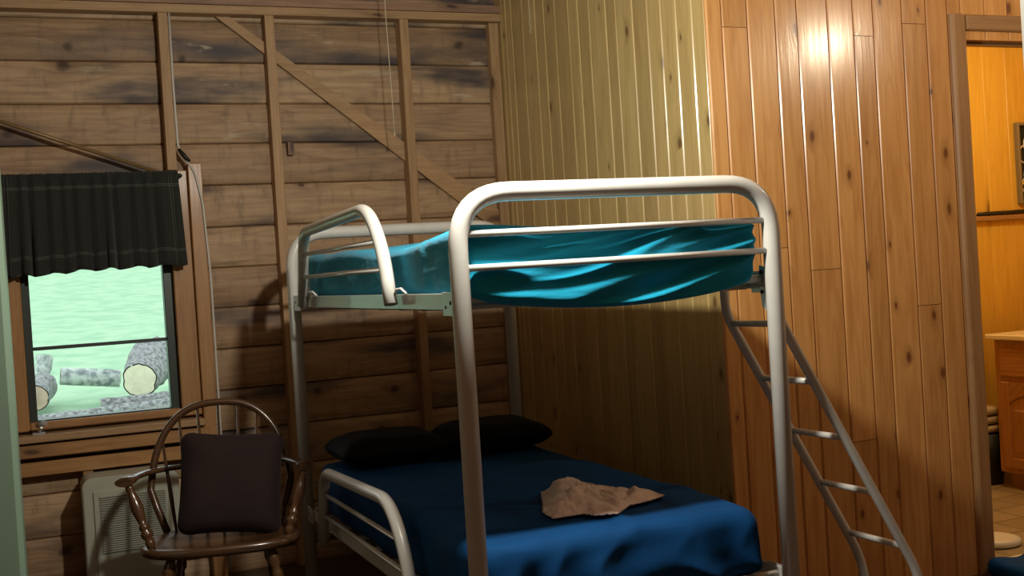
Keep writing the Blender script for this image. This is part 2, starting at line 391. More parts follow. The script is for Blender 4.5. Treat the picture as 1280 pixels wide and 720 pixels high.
# orange wall facing the camera with the bathroom doorway
DX0, DX1, DZ = 2.585, 3.37, 2.215
xs = [XC, 1.412, 1.527, 1.655, 1.757, 1.902, 2.027, 2.127, 2.274, 2.399, 2.513, DX0]
mb = MB(); boards_y(mb, xs, 0, ZC, YO, [(1, 2.249), (6, 2.229), (8, 2.284), (4, 1.31), (8, 1.136), (2, 1.404), (5, .62)])
x = DX0; xx = [x]
while x < DX1-.05: x += .13; xx.append(min(x, DX1))
boards_y(mb, xx, DZ+.01, ZC, YO)
x = DX1; xx = [x]
while x < XR: x += .125; xx.append(min(x, XR))
boards_y(mb, xx, 0, ZC, YO)
mb.box(XC+.015, DX0, YO+.013, YO+.11, 0, ZC); mb.box(DX0, DX1, YO+.013, YO+.11, DZ+.01, ZC); mb.box(DX1, XR, YO+.013, YO+.11, 0, ZC)
struct('wall_front_right', mb, M['orange'], 'glossy orange knotty pine wall behind the bunk ladder')
# enclosing shell
mb = MB(); mb.box(XL-.1, XR+.1, YF-.1, YB+.1, -.1, 0, 0); struct('floor', mb, M['floor'], 'dark wooden cabin floor', 'floor')
mb = MB(); mb.box(XL-.1, XR+.1, YF-.1, YB+.11, ZC, ZC+.1, 0); struct('ceiling', mb, M['stud_dark'], 'dark wooden ceiling', 'ceiling')
mb = MB(); mb.box(XL-.1, XL, YF-.1, YB+.11, 0, ZC, 1); struct('wall_left', mb, M['stud_dark'], 'brown wooden left wall')
mb = MB(); mb.box(XR, XR+.1, YF-.1, YB+.11, 0, ZC, 1); struct('wall_far_right', mb, M['orange'], 'orange pine wall on the far right')
mb = MB(); mb.box(XL-.1, XR+.1, YF-.1, YF, 0, ZC, 0); struct('wall_front', mb, M['stud_dark'], 'wooden wall behind the viewer')
# framing on the log wall
def trim(n, mb, mat, label): return struct('trim_%d' % n, mb, mat, label, 'trim')
YS = 2.757
trim(1, MB().box(XL, XC-.002, YS, YB-.006, 2.700, 2.741, 0, .002), M['stud'], 'lower horizontal top plate above the wall studs')
trim(2, MB().box(XL, XC-.002, YS-.004, YB-.006, 2.743, 2.784, 0, .002), M['stud_dark'], 'upper reddish top plate over the lower top plate')
trim(3, MB().box(-.410, -.366, YS, YB-.008, 1.955, 2.699, 2, .002), M['stud'], 'short wall stud above the window corner')
trim(4, MB().box(.092, .138, YS, YB-.008, 0, 2.699, 2, .002), M['stud'], 'full height wall stud crossed by the diagonal brace, left of the bed')
trim(5, MB().box(.780, .826, YS, YB-.008, 0, 2.699, 2, .002), M['stud'], 'wall stud rising behind the upper bunk')
mb = MB(); d = Vector((1.17+.057, 0, 1.68-2.68)).normalized(); nrm = Vector((-d.z, 0, d.x)); a = Vector((-.10, 0, 2.78)); b_ = Vector((1.30, 0, 1.64)); i = nid()
pa, pb = a, b_; wv = .052
ring = []
for p in (pa, pb):
    for s_, y_ in ((-1, 2.812), (1, 2.812), (1, YB-.010), (-1, YB-.010)): ring.append(tuple(p + nrm*wv*s_ + Vector((0, y_, 0))))
# clip the brace ends level with the plate and the corner
ring = [(min(x, XC-.02), y, min(z, 2.698)) for x, y, z in ring]
mb.v += ring
for q in ((0, 1, 2, 3), (4, 7, 6, 5), (0, 4, 5, 1), (1, 5, 6, 2), (2, 6, 7, 3), (3, 7, 4, 0)): mb.face(list(q), 0, i)
trim(6, mb, M['stud'], 'diagonal brace board running down behind the studs')
trim(7, MB().box(XC-.058, XC-.004, YB-.055, YB-.009, 0, 2.699, 2, .002), M['stud'], 'vertical corner board where the log wall meets the pale wall')
trim(8, MB().box(.175, .205, YB-.05, YB-.009, 2.02, 2.085, 2, .002), M['stud_dark'], 'small square wood block on the log wall right of the braced stud')
trim(9, MB().box(-1.35, -.28, YS+.0, YB-.009, .588, .652, 0, .003), M['windowwood'], 'rough horizontal framing board below the window sill')
trim(10, MB().box(-.872, -.828, YS+.01, YB-.009, 0, .587, 2, .002), M['windowwood'], 'short cripple stud below the window, above the heater')
# ------------------------------------------------------------------ window
win = bpy.data.objects.new('window_1', None); COL.objects.link(win); win.location = (-.75, YB, .8); tag(win, 'window with green lawn and logs outside, under the dark valance', 'window', None, 'structure')
def W(o):
    o.parent = win; o.matrix_parent_inverse = Matrix.Translation(-win.location); return o
mb = MB(); x0, x1, z0, z1 = -1.083, -.412, .803, 1.927
for q in ((x0, -1.047, z0, z1), (-.456, x1, z0, z1), (-1.047, -.456, z0, .832), (-1.047, -.456, 1.895, z1)):
    mb.box(q[0], q[1], 2.825, 2.90, q[2], q[3], 2, .003)
mb.box(-1.047, -.456, 2.845, 2.875, 1.150, 1.166, 0, .002)
W(mb.build('window_frame', M['alu'])); mb = MB(); mb.box(-1.05, -.453, 2.868, 2.872, .83, 1.152, 0); W(mb.build('pane', M['glass']))
mb = MB(); mb.box(-1.05, -.453, 2.868, 2.872, 1.164, 1.897, 0); W(mb.build('pane', M['glass']))
mb = MB(); mb.box(-.413, -.322, 2.775, 2.838, .79, 1.955, 2, .004); W(mb.build('casing', M['windowwood']))
mb = MB(); mb.box(-.319, -.254, YS-.008, 2.838, 0, 1.985, 2, .004); W(mb.build('jamb_stud', M['windowwood']))
mb = MB(); mb.box(-1.16, -1.082, 2.775, 2.838, .79, 1.955, 2, .004); W(mb.build('casing', M['windowwood']))
mb = MB(); mb.box(-1.082, -.414, 2.78, 2.838, 1.86, 1.925, 0, .004); W(mb.build('head_casing', M['windowwood']))
mb = MB(); mb.box(-1.082, -.412, 2.79, 2.84, .790, .826, 0, .006); W(mb.build('bottom_stop', M['windowwood']))
mb = MB(); mb.box(-1.20, -.322, 2.69, 2.84, .745, .777, 0, .004); W(mb.build('sill', M['stud']))
mb = MB(); mb.box(-1.20, -.30, 2.715, 2.80, .675, .735, 0, .004); W(mb.build('apron', M['windowwood']))
mb = MB(); mb.tube([(-1.05, 2.735, .785), (-1.04, 2.715, .800), (-1.035, 2.68, .815)], .006, 8); mb.tube([(-1.052, 2.70, .822), (-1.018, 2.665, .835)], .012, 10)
mb.box(-1.075, -1.02, 2.72, 2.76, .777, .786, 0, .002)
k_ = W(mb.build('crank_handle', M['steel'])); k_['label'] = 'silver crank handle'

# ------------------------------------------------------------------ bathroom beyond the doorway
BY, BX = 2.30, 4.62
mb = MB()
xs = [2.45+.175*k for k in range(13)]; boards_y(mb, [min(x, BX) for x in xs], 0, ZC-.35, BY, c=.004)
mb.box(2.45, BX, BY+.013, BY+.06, 0, ZC-.35); struct('wall_bathroom_back', mb, M['yellow'], 'bright yellow pine wall seen through the doorway')
mb = MB(); mb.box(BX, BX+.05, YO+.11, BY+.06, 0, ZC-.35, 2); struct('wall_bathroom_right', mb, M['yellow'], 'pine wall at the right of the bathroom')
mb = MB(); mb.box(2.40, 2.45, YO+.11, BY+.06, 0, ZC-.35, 2); struct('wall_bathroom_left', mb, M['yellow'], 'pine wall at the left of the bathroom')
mb = MB(); mb.box(2.40, BX+.05, YO+.11, BY+.06, ZC-.35, ZC-.3, 0); struct('ceiling_bathroom', mb, M['yellow'], 'bathroom ceiling', 'ceiling')
mb = MB(); mb.box(2.45, BX, YO+.06, BY+.013, 0, .012, 0); struct('floor_bathroom', mb, M['tile'], 'beige square tile floor in the bathroom', 'floor')
mb = MB(); mb.box(DX0, DX1, YO-.02, YO+.075, .0, .022, 0, .005); struct('trim_11', mb, M['offwhite'], 'pale threshold strip in the bathroom doorway', 'trim')
# ledge rail on the back wall with the lower panel
mb = MB(); mb.box(2.46, BX-.01, BY-.035, BY-.001, 1.50, 1.528, 0, .003); struct('trim_12', mb, M['casing'], 'narrow wooden ledge on the bathroom back wall', 'trim')
# doorway casing
mb = MB(); mb.prism([(2.517, YO-.006), (2.522, YO-.016), (2.530, YO-.020), (2.590, YO-.014), (2.599, YO-.008), (2.599, YO+.01), (2.517, YO+.01)], 2, 0, 2.328)
mb.box(2.585, 2.600, YO-.008, YO+.115, 0, 2.262, 2, .002)
struct('trim_13', mb, M['casing'], 'brown left door casing of the bathroom doorway', 'trim')
mb = MB(); mb.box(2.600, 3.43, YO-.018, YO+.01, 2.262, 2.328, 0, .006); mb.box(2.600, DX1, YO+.01, YO+.115, 2.262, 2.277, 0); mb.box(2.600, DX1-.012, YO+.045, YO+.08, 2.212, 2.262, 0, .004)
struct('trim_14', mb, M['casing'], 'brown head casing over the bathroom doorway', 'trim')
mb = MB(); mb.box(3.362, 3.43, YO-.018, YO+.01, 0, 2.262, 2, .006); mb.box(3.358, DX1, YO+.01, YO+.115, 0, 2.262, 2)
struct('trim_15', mb, M['casing'], 'brown right door casing of the bathroom doorway', 'trim')
trim(16, MB().box(1.083, 1.20, -1.02, -.90, 0, ZC, 2, .004), M['doorpaint'], 'beige painted post at the right edge of the frame')
# ------------------------------------------------------------------ vanity and bathroom things
van = thing('vanity_cabinet', 'oak bathroom vanity cabinet seen through the doorway', 'cabinet', (4.2, 1.5, 0))
def P(mb, name, mat, root, parent=None):
    """build in world coordinates, hang under a root/part"""
    o = mb.build(name, mat); o.parent = parent or root
    base = root.matrix_basis if parent is None else None
    if parent is None: o.matrix_parent_inverse = (Matrix.Translation(root.location) @ Matrix.Rotation(root.rotation_euler.z, 4, 'Z')).inverted()
    return o
body = P(MB().box(3.87, BX-.006, 1.02, 2.0, .10, .835, 2, .003).box(3.93, BX-.02, 1.04, 1.98, .012, .10, 1), 'body', M['vanity'], van)
P(MB().box(3.83, BX-.004, .97, 2.03, .836, .866, 1, .006), 'countertop', M['counter'], van)
dw = P(MB().box(3.853, 3.869, 1.60, 1.955, .635, .790, 1, .006), 'drawer', M['vanity'], van)
P(MB().box(3.853, 3.869, 1.06, 1.50, .635, .790, 1, .006), 'drawer', M['vanity'], van)
for (a, b_) in ((1.53, 1.955), (1.06, 1.49)):
    mb = MB(); z0, z1 = .13, .605; f_ = .058; x0, x1 = 3.851, 3.869
    mb.box(x0, x1, a, a+f_, z0, z1, 2, .004); mb.box(x0, x1, b_-f_, b_, z0, z1, 2, .004); mb.box(x0, x1, a+f_, b_-f_, z0, z0+f_, 1, .004)
    n = 10; top = [(a+f_, z1), (b_-f_, z1)] + [(b_-f_-(b_-a-2*f_)*k/n, z1-f_-.055*(1-math.sin(math.pi*k/n))) for k in range(n+1)]
    mb.prism([(y, z) for y, z in top], 0, x0+.001, x1)
    mb.box(x0+.008, x1, a+f_, b_-f_, z0+f_, z1-.02, 2)
    mb.box(x0+.001, x1, a+f_+.03, b_-f_-.03, z0+f_+.03, z1-.15, 2, .006)
    P(mb, 'door', M['vanity'], van)
bn = MB(); bn.tube([(3.90, 2.145, .012), (3.90, 2.145, .30)], [.095, .115], 20); o = tag(bn.build('waste_bin', M['black']), 'black bin on the bathroom floor behind the vanity', 'bin')
for k, (h_, lab) in enumerate(((.0, 'folded beige towel at the bottom of the stack on the black bin'), (.05, 'folded pale towel in the middle of the stack on the black bin'), (.10, 'folded brownish towel on top of the stack on the black bin'))):
    mb = MB().rbox((3.90, 2.145, .328+h_), (.22-.01*k, .20, .046), .02, (8, 8, 4), lambda p, n: p+Vector((0, 0, .004*noise.noise(p*20))))
    tag(mb.build('folded_towel', M['towel']), lab, 'towel', 'towels stacked on the bin')
mb = MB(); mb.tube([(2.90, 1.10, .013), (2.90, 1.10, .020), (2.90, 1.10, .040), (2.90, 1.10, .046)], [.10, .115, .112, .09], 24)
tag(mb.build('bathroom_scale', M['offwhite']), 'white rounded bathroom scale on the tile floor by the doorway', 'scale')
mb = MB().rbox((2.68, .66, .035), (.34, .22, .07), .034, (16, 12, 5), lambda p, n: p+Vector((0, 0, (.02*noise.noise(p*9)) if p.z > .03 else 0)))
tag(mb.build('rolled_rug', M['blue']), 'dark blue cloth heap on the floor before the doorway', 'rug')
# things on the ledge and wall
mb = MB(); mb.tube([(4.03, BY-.02, 1.541), (4.20, BY-.02, 1.543), (4.45, BY-.02, 1.546)], [.009, .012, .012], 10, 0)
br_ = thing('back_brush', 'long black handled brush with yellow tips lying on the bathroom ledge', 'brush', (4.2, BY-.02, 1.53)); P(mb, 'handle', M['black'], br_)
Y_ = plain('yellow_plastic', (.85, .62, .03), .35); mb = MB(); mb.tube([(3.985, BY-.02, 1.546), (4.0, BY-.02, 1.546), (4.03, BY-.02, 1.545)], [.008, .016, .015], 12, 0); P(mb, 'yellow_cap', Y_, br_)
mb = MB(); mb.tube([(4.033, BY-.02, 1.545), (4.045, BY-.02, 1.546), (4.065, BY-.02, 1.546)], [.012, .017, .012], 12, 0); P(mb, 'yellow_cap', Y_, br_)
pf = thing('shadow_box', 'dark framed shadow box holding pale loops, hung on the yellow pine wall', 'frame', (4.55, BY-.02, 1.6))
mb = MB(); fx0, fx1, fz0, fz1 = 4.415, 4.605, 1.59, 2.075
mb.box(fx0, fx0+.018, BY-.035, BY-.001, fz0, fz1, 2, .003); mb.box(fx1-.018, fx1, BY-.035, BY-.001, fz0, fz1, 2, .003)
mb.box(fx0+.018, fx1-.018, BY-.035, BY-.001, fz1-.018, fz1, 0, .003); mb.box(fx0+.018, fx1-.018, BY-.035, BY-.001, fz0, fz0+.018, 0, .003); P(mb, 'frame', plain('grey_frame', (.20, .16, .09), .5), pf)
P(MB().box(fx0+.018, fx1-.018, BY-.010, BY-.002, fz0+.018, fz1-.018), 'backing', M['hole'], pf)
mb = MB()
for k in range(6):
    cx_, cz_ = 4.47+.03*(k % 3), 1.70+.062*k; rr_ = .028+.008*(k % 2)
    mb.tube([(cx_+rr_*math.cos(t*.6)*(1+.1*math.sin(t)), BY-.016, cz_+rr_*1.4*math.sin(t*.6)) for t in range(10)], .004, 6)
P(mb, 'pale_loops', M['offwhite'], pf)
mb = MB(); mb.tube([(4.435+.04*k/6*1.6, BY-.018, 1.70+.016*math.sin(k)) for k in range(9)], .007, 6); P(mb, 'yellow_loop', Y_, pf)

# ------------------------------------------------------------------ bunk bed
BW, BL = 1.003, 2.067
bed = thing('bunk_bed', 'white tubular metal bunk bed with blue bedding', 'bunk bed', (0, 0, 0))
def end_frame(y):
    r = .0265; zt = 1.597
    mb = MB(); mb.tube(fillet([(0, y, .0), (0, y, zt), (BW, y, zt), (BW, y, 0)], .155, 10), r, 20, 2)
    o = P(mb, 'end_frame', M['white'], bed)
    for z, rr in ((1.486, .0095), (1.394, .0095), (1.310, .0115), (.410, .0115)):
        yy = y if z > 1.35 else y+(.046 if y < 1 else -.046)
        P(MB().tube([(.02, yy, z), (BW-.02, yy, z)], rr, 12, 0), 'end_rail', M['white'], bed)
    return o
end_frame(0); end_frame(BL)
for x, s in ((0, 1), (BW, -1)):
    for z in (1.303, .400):
        mb = MB(); xo = x - s*.004
        mb.box(min(xo, xo+s*.004), max(xo, xo+s*.004), .03, BL-.03, z-.022, z+.026, 1, .001)
        mb.box(min(xo, xo+s*.034), max(xo, xo+s*.034), .03, BL-.03, z-.022, z-.018, 1, .001)
        sr = P(mb, 'side_rail', M['white'], bed)
        for yy, d_ in ((0.028, 1), (BL-.028, -1)):
            mb = MB(); xb = x - s*.009; mb.box(min(xb, xb+s*.004), max(xb, xb+s*.004), min(yy, yy+d_*.10), max(yy, yy+d_*.10), z-.036, z+.030, 1, .001)
            mb.tube([(xb-s*.001, yy+d_*.035, z), (xb+s*.0062, yy+d_*.035, z)], .006, 8, mi=1); mb.tube([(xb-s*.001, yy+d_*.075, z-.012), (xb+s*.0062, yy+d_*.075, z-.012)], .005, 8, mi=1)
            P(mb, 'corner_bracket', [M['steel'], M['hole']], bed)
for z in (1.287, .384):
    for k in range(9):
        y = .14+k*.223
        P(MB().tube([(.006, y, z), (BW-.006, y, z)], .0095, 8, 0), 'slat', M['white'], bed)
# zinc ladder catch plate on the upper right post
mb = MB(); mb.prism([(.03, 1.345), (.055, 1.352), (.062, 1.30), (.050, 1.225), (.030, 1.215)], 0, BW-.012, BW-.004); mb.tube([(BW-.016, .045, 1.33), (BW-.010, .045, 1.33)], .007, 8, mi=1); mb.tube([(BW-.016, .045, 1.27), (BW-.010, .045, 1.27)], .006, 8, mi=1)
P(mb, 'catch_plate', [M['steel'], M['hole']], bed)
def guard(dz, ya=.52, yb=1.755):
    x = -.034; r = .0215
    pts = fillet([(x, ya, 1.300+dz), (x, ya+.045, 1.47+dz), (x, ya+.19, 1.612+dz), (x, yb-.09, 1.585+dz), (x, yb, 1.290+dz)], [0, .10, .10, .085, 0], 8)
    gr = P(MB().tube(pts, r, 18, 2), 'guard_rail', M['white'], bed)
    for z, a, b_ in ((1.500, ya+.08, yb-.07), (1.410, ya+.025, yb-.04)):
        o = MB().tube([(x, a, z+dz), (x, b_, z+dz-.004)], .0085, 10, 1).build('guard_bar', M['white']); o.parent = gr
    for y in (ya-.035, yb-.085):
        mb = MB().tube([(x+.014, y+.045, 1.318+dz), (x+.012, y+.01, 1.345+dz), (x+.018, y-.02, 1.347+dz), (x+.03, y-.035, 1.330+dz)], .0045, 8)
        o = mb.build('hook', M['white']); o.parent = gr
guard(0, .535, 1.755); guard(-.945, .50, 1.66)

# ladder leaning out from the bed towards the pine wall
lad = thing('bunk_ladder', 'beige white metal ladder leaning outward from the right side of the bunk bed', 'ladder', (1.6, .14, 0))
def lx(z): return 1.020+(1.178-z)/1.765
for y in (.305, .025):
    pts = fillet([(1.006, y, 1.352), (1.021, y, 1.35), (1.026, y, 1.30), (1.024, y, 1.20), (lx(.33)+.01, y, .33), (lx(.33)+.065, y, .0)], [0, .006, .012, .05, .07, 0], 6)
    P(MB().tube(pts, .0150, 14, 2), 'side_rail', M['white'], lad)
for z in (1.165, .978, .792, .606, .420, .225):
    x = lx(max(z, .3))+(.015 if z > .3 else .045)
    P(MB().tube([(x, .028, z+.004), (x, .302, z)], .0105, 12, 1), 'rung', M['white'], lad)

# ------------------------------------------------------------------ mattresses
def sm(a, b, t):
    t = max(0, min(1, (t-a)/(b-a))); return t*t*(3-2*t)
def ridge(v): return 1-abs(2*noise.noise(v))
def up_fn(p, n):
    q = p.copy(); z0, z1 = 1.335, 1.497; hz = (p.z-z0)/(z1-z0); near = 1-sm(0, .35, p.y)
    # sag of the underside at the near end
    q.z -= (1-sm(0, .9, hz))*near*(.070*math.sin(math.pi*max(0, min(1, (p.x-.02)/.95))**1.1)**.5)
    q.z += sm(.3, 1, hz)*(.010*noise.noise(Vector((p.x*3, p.y*2.2, 3))) + .014*(1-sm(.02, .30, p.x))*near - .030*math.exp(-((p.y-.75)/.4)**2)*(1-sm(0, .3, p.x)))
    # long diagonal drag folds on the near face
    if near > 0 and n.y < -.2:
        v = p.z-.16*p.x
        f1 = noise.noise(Vector((p.x*1.6, v*20, 1))); f2 = noise.noise(Vector((p.x*3.5, v*42, 5)))
        q.y += sm(-.05, .25, p.x)*(.020*(abs(f1)*2-.6)+.008*f2)*sm(1.1, .8, abs(2*hz-1))
    if n.x < -.2:
        q.x += .007*noise.noise(Vector((p.y*4, p.z*16+p.y*2, 2))) + .010*math.exp(-((p.y-.35)/.1)**2)*noise.noise(Vector((p.y*12, p.z*20, 9)))
    if n.x > .2: q.x += .005*noise.noise(Vector((p.y*5, p.z*14, 8)))
    return q
mb = MB().rbox((.493, .955, 1.412), (.945, 1.88, .172), .032, (110, 110, 30), up_fn)
tag(mb.build('upper_mattress', M['cyan']), 'upper bunk mattress in a bright turquoise fitted sheet', 'mattress')
def low_fn(p, n):
    q = p.copy(); near = 1-sm(0, .3, p.y); hz = (p.z-.42)/.2
    q.z += (.007*noise.noise(Vector((p.x*4, p.y*4, 1))))*sm(.5, 1, hz)
    if n.z > .3:
        # shallow pull wrinkles across the top
        t = p.x*1.3+p.y*.9 + .25*noise.noise(Vector((p.x*3, p.y*3, 4)))
        q.z += .009*max(0, math.sin(t*9))**14*sm(1.2, .3, p.y) + .004*noise.noise(Vector((p.x*7, p.y*9, 2)))
    if n.y < -.15:
        low = 1-sm(.3, 1.1, hz)
        t = p.x*15+p.z*9+3.4*noise.noise(Vector((p.x*3, p.z*5, 7)))
        q.y += (.020*abs(math.sin(t))+.018*noise.noise(Vector((p.x*9, p.z*6, 3))))*(.15+.85*low) - .020*low
    if n.x < -.3: q.x += .012*noise.noise(Vector((p.y*6, p.z*8, 5)))
    q.z -= .012*sm(.75, .95, p.x)*near*sm(.5, 1, hz)
    return q
mb = MB().rbox((.480, .985, .518), (.915, 1.90, .215), .05, (90, 120, 22), low_fn)
tag(mb.build('lower_mattress', M['blue']), 'lower bunk mattress in a dark blue fitted sheet', 'mattress')
def pillow_fn(C, sx, sy, pinch=.75):
    def f(p, n):
        d = p-Vector(C); u, v = abs(d.x)/(sx/2), abs(d.y)/(sy/2)
        k = (1-min(1, u)**3.2)*(1-min(1, v)**3.2); q = p.copy(); q.z = C[2]+d.z*(.18+.82*k**.45)
        q.z += .006*noise.noise(d*9)*(1 if d.z > 0 else .2)
        q.x -= d.x*.06*(1-v**2)*u; q.y -= d.y*.08*(1-u**2)*v
        return q
    return f
for cx_, lab in ((.26, 'black pillow at the dark far left end of the lower bunk'), (.72, 'black pillow at the dark far right end of the lower bunk')):
    C_ = (cx_, 1.70, .694)
    mb = MB().rbox(C_, (.46, .40, .125), .06, (24, 22, 8), pillow_fn(C_, .46, .40)); tag(mb.build('pillow', M['darkpillow']), lab, 'pillow', 'pillows on the lower bunk')
# crumpled garment on the lower bunk
outl = [(.335, .235), (.345, .33), (.40, .45), (.47, .62), (.56, .70), (.63, .66), (.655, .54), (.69, .50), (.735, .40), (.765, .315), (.69, .275), (.60, .25), (.52, .17), (.45, .19), (.43, .235)]
def inside(x, y):
    c = False; n = len(outl)
    for k in range(n):
        (x1, y1), (x2, y2) = outl[k], outl[(k+1) % n]
        if (y1 > y) != (y2 > y) and x < (x2-x1)*(y-y1)/(y2-y1)+x1: c = not c
    return c
def edged(x, y):
    best = 9
    for k in range(len(outl)):
        a = Vector(outl[k]); b_ = Vector(outl[(k+1) % len(outl)]); p = Vector((x, y)); t = max(0, min(1, (p-a).dot(b_-a)/(b_-a).length_squared)); best = min(best, (p-a-(b_-a)*t).length)
    return best
mb = MB(); ix = {}; st = .0065
def cv(i, j):
    if (i, j) in ix: return ix[(i, j)]
    x, y = .32+i*st, .15+j*st; e = edged(x, y)
    h_ = min(1, e/.055)**.6
    wx, wy = noise.noise(Vector((x*9, y*9, 3)))*.9, noise.noise(Vector((x*9, y*9, 8)))*.9
    bulk = .022*math.exp(-(((x-.48)/.09)**2+((y-.44)/.13)**2)) + .010
    z = .6315 + h_*(bulk + (.030*max(0, ridge(Vector((x*7+wx, y*6+wy, 1)))-.5)**.8 + .026*max(0, ridge(Vector((x*13+wx*2, y*10+wy*2, 5)))-.45))*min(1, e/.02)) + .003
    ix[(i, j)] = len(mb.v); mb.v.append((x, y, max(z, .6335))); return ix[(i, j)]
for i in range(72):
    for j in range(90):
        if inside(.32+(i+.5)*st, .15+(j+.5)*st): mb.face([cv(i, j), cv(i+1, j), cv(i+1, j+1), cv(i, j+1)], 0, 0, True)
cl = mb.build('crumpled_shirt', M['pink'], recalc=False); s_ = cl.modifiers.new('thickness', 'SOLIDIFY'); s_.thickness = .003; s_.offset = 1
tag(cl, 'crumpled pale pink garment lying on the dark blue lower bunk', 'garment')

# ------------------------------------------------------------------ windsor armchair (local: +y is the back)
CH = Vector((-.435, 1.60, 0)); CR = math.radians(-11)
ch = thing('windsor_armchair', 'dark wooden hoop-back windsor armchair by the window heater', 'chair', tuple(CH), CR)
def C(mb, name, mat=None, parent=None):
    o = mb.build(name, mat or M['chair']); o.parent = parent or ch; return o
# saddle seat
mb = MB(); rings = []; n = 40
def seat_r(t):
    x, y = math.cos(t), math.sin(t)
    a = .298 if y < 0 else .27; e = .62 if y < 0 else .85
    return Vector((math.copysign(abs(x)**e, x)*a, math.copysign(abs(y)**e, y)*(.235 if y < 0 else .215), 0))
prof = [(.30, .418, 0), (.90, .412, 0), (.975, .420, 0), (1., .434, 0), (.985, .447, 0), (.93, .452, 0), (.75, .443, 1), (.45, .437, 1), (.15, .436, 1)]
for s_, z, _ in prof:
    for k in range(n):
        p = seat_r(2*math.pi*k/n)*s_; mb.v.append((p.x, p.y, z))
for q in range(len(prof)-1):
    for k in range(n): mb.face([q*n+k, q*n+(k+1) % n, (q+1)*n+(k+1) % n, (q+1)*n+k], 0, 3, True)
mb.face([k for k in range(n)][::-1], 0, 3); mb.face([(len(prof)-1)*n+k for k in range(n)], 0, 3, True)
C(mb, 'seat')
# hoop
def hoop(t):     # t 0..1 left base to right base
    a = math.pi*(1-t); x = .277*math.cos(a); h = math.sin(a)
    z = .45+.475*max(0, h)**.72
    xx = x if h > .55 else x
    return Vector((math.copysign(abs(math.cos(a))**.8, math.cos(a))*.277, .185+(z-.45)*.24, z))
hp = [hoop(k/44) for k in range(45)]; hp = [Vector((-.215, .175, .44)), Vector((-.232, .182, .49)), Vector((-.250, .192, .54))]+[h for h in hp if h.z > .60]+[Vector((.250, .192, .54)), Vector((.232, .182, .49)), Vector((.215, .175, .44))]
C(MB().tube(hp, .0145, 12, 0), 'hoop')
def hoop_at(x):
    best = min([h for h in hp if h.z > .7], key=lambda q: abs(q.x-x)); return best
for x in (-.225, -.155, -.078, 0, .078, .155, .225):
    t_ = hoop_at(x); b_ = Vector((x*.80, .165, .445)); mid = b_.lerp(t_, .5)
    C(MB().tube([b_, b_.lerp(t_, .35), mid, t_], [.0055, .0085, .0075, .005], 10), 'spindle')
# arm bow
ab = fillet([(-.335, -.075, .690), (-.318, .02, .688), (-.275, .185, .684), (-.15, .275, .682), (.15, .275, .682), (.275, .185, .684), (.318, .02, .688), (.335, -.075, .690)], [0, .04, .08, .09, .09, .08, .04, 0], 6)
nn = len(ab); rad = [.034-.012*sm(0, .16, min(k, nn-1-k)/(nn-1)) for k in range(nn)]
C(MB().tube(ab, rad, 12, 0, .50, up=(0, 0, 1)), 'arm_rail')
def turned(mb, a, b_, prof):
    a, b_ = Vector(a), Vector(b_); mb.tube([a.lerp(b_, t) for t, r in prof], [r for t, r in prof], 16)
PR = [(0, .011), (.05, .016), (.10, .018), (.15, .013), (.18, .020), (.24, .023), (.28, .014), (.31, .019), (.35, .019), (.38, .013), (.45, .016), (.62, .024), (.75, .020), (.88, .012), (.93, .016), (1, .013)]
for s_ in (-1, 1):
    mb = MB(); turned(mb, (s_*.245, -.115, .445), (s_*.322, -.055, .680), PR); C(mb, 'arm_support', M['turned'])
LP = [(0, .014), (.06, .017), (.10, .022), (.16, .024), (.20, .015), (.24, .021), (.28, .021), (.31, .015), (.42, .020), (.58, .025), (.70, .018), (.73, .021), (.76, .014), (.9, .016), (1, .010)]
for (x, y) in ((-.175, -.15), (.175, -.15), (-.15, .13), (.15, .13)):
    mb = MB(); turned(mb, (x, y, .425), (x*1.5, y*1.6, 0), LP); C(mb, 'leg', M['turned'])
for s_ in (-1, 1):
    mb = MB(); turned(mb, (s_*.224, -.20, .19), (s_*.190, .175, .19), [(0, .009), (.3, .013), (.5, .018), (.7, .013), (1, .009)]); C(mb, 'stretcher', M['turned'])
mb = MB(); turned(mb, (-.205, -.01, .19), (.205, -.01, .19), [(0, .009), (.3, .013), (.5, .018), (.7, .013), (1, .009)]); C(mb, 'stretcher', M['turned'])
# cushion
C_ = (0, 0, 0); pf2 = pillow_fn(C_, .395, .40)
mb = MB().rbox(C_, (.395, .40, .14), .055, (34, 32, 10), pf2)
cu = mb.build('cushion', M['brown'])
cu.matrix_world = Matrix.Translation(CH) @ Matrix.Rotation(CR, 4, 'Z') @ Matrix.Translation((.044, .025, .636)) @ Matrix.Rotation(math.radians(5), 4, 'Y') @ Matrix.Rotation(math.radians(77), 4, 'X')
tag(cu, 'dark brown square cushion standing on the windsor chair seat', 'cushion')

# ------------------------------------------------------------------ heater
ht = thing('wall_heater', 'cream metal gas heater with louvred grille below the window', 'heater', (-.68, 2.65, 0))
HX0, HX1, HY0, HY1, HT = -.888, -.475, 2.555, 2.752, .578
def arch(x0, x1, zt, r, z0, n=7):
    pts = [(x0, z0)]
    for k in range(n+1):
        a = math.pi-math.pi/2*k/n; pts.append((x0+r+r*math.cos(a), zt-r+r*math.sin(a)))
    for k in range(n+1):
        a = math.pi/2-math.pi/2*k/n; pts.append((x1-r+r*math.cos(a), zt-r+r*math.sin(a)))
    pts.append((x1, z0)); return pts
mb = MB(); mb.prism(arch(HX0, HX1, HT, .045, .03), 1, HY0+.006, HY1)
mb.prism(arch(HX0+.004, HX1-.004, HT-.004, .042, .03), 1, HY0, HY0+.006)
P(mb, 'casing', M['heater'], ht)
fp = P(MB().box(-.845, -.512, HY0-.010, HY0+.001, .06, .520, 2, .003), 'front_panel', M['heater'], ht)
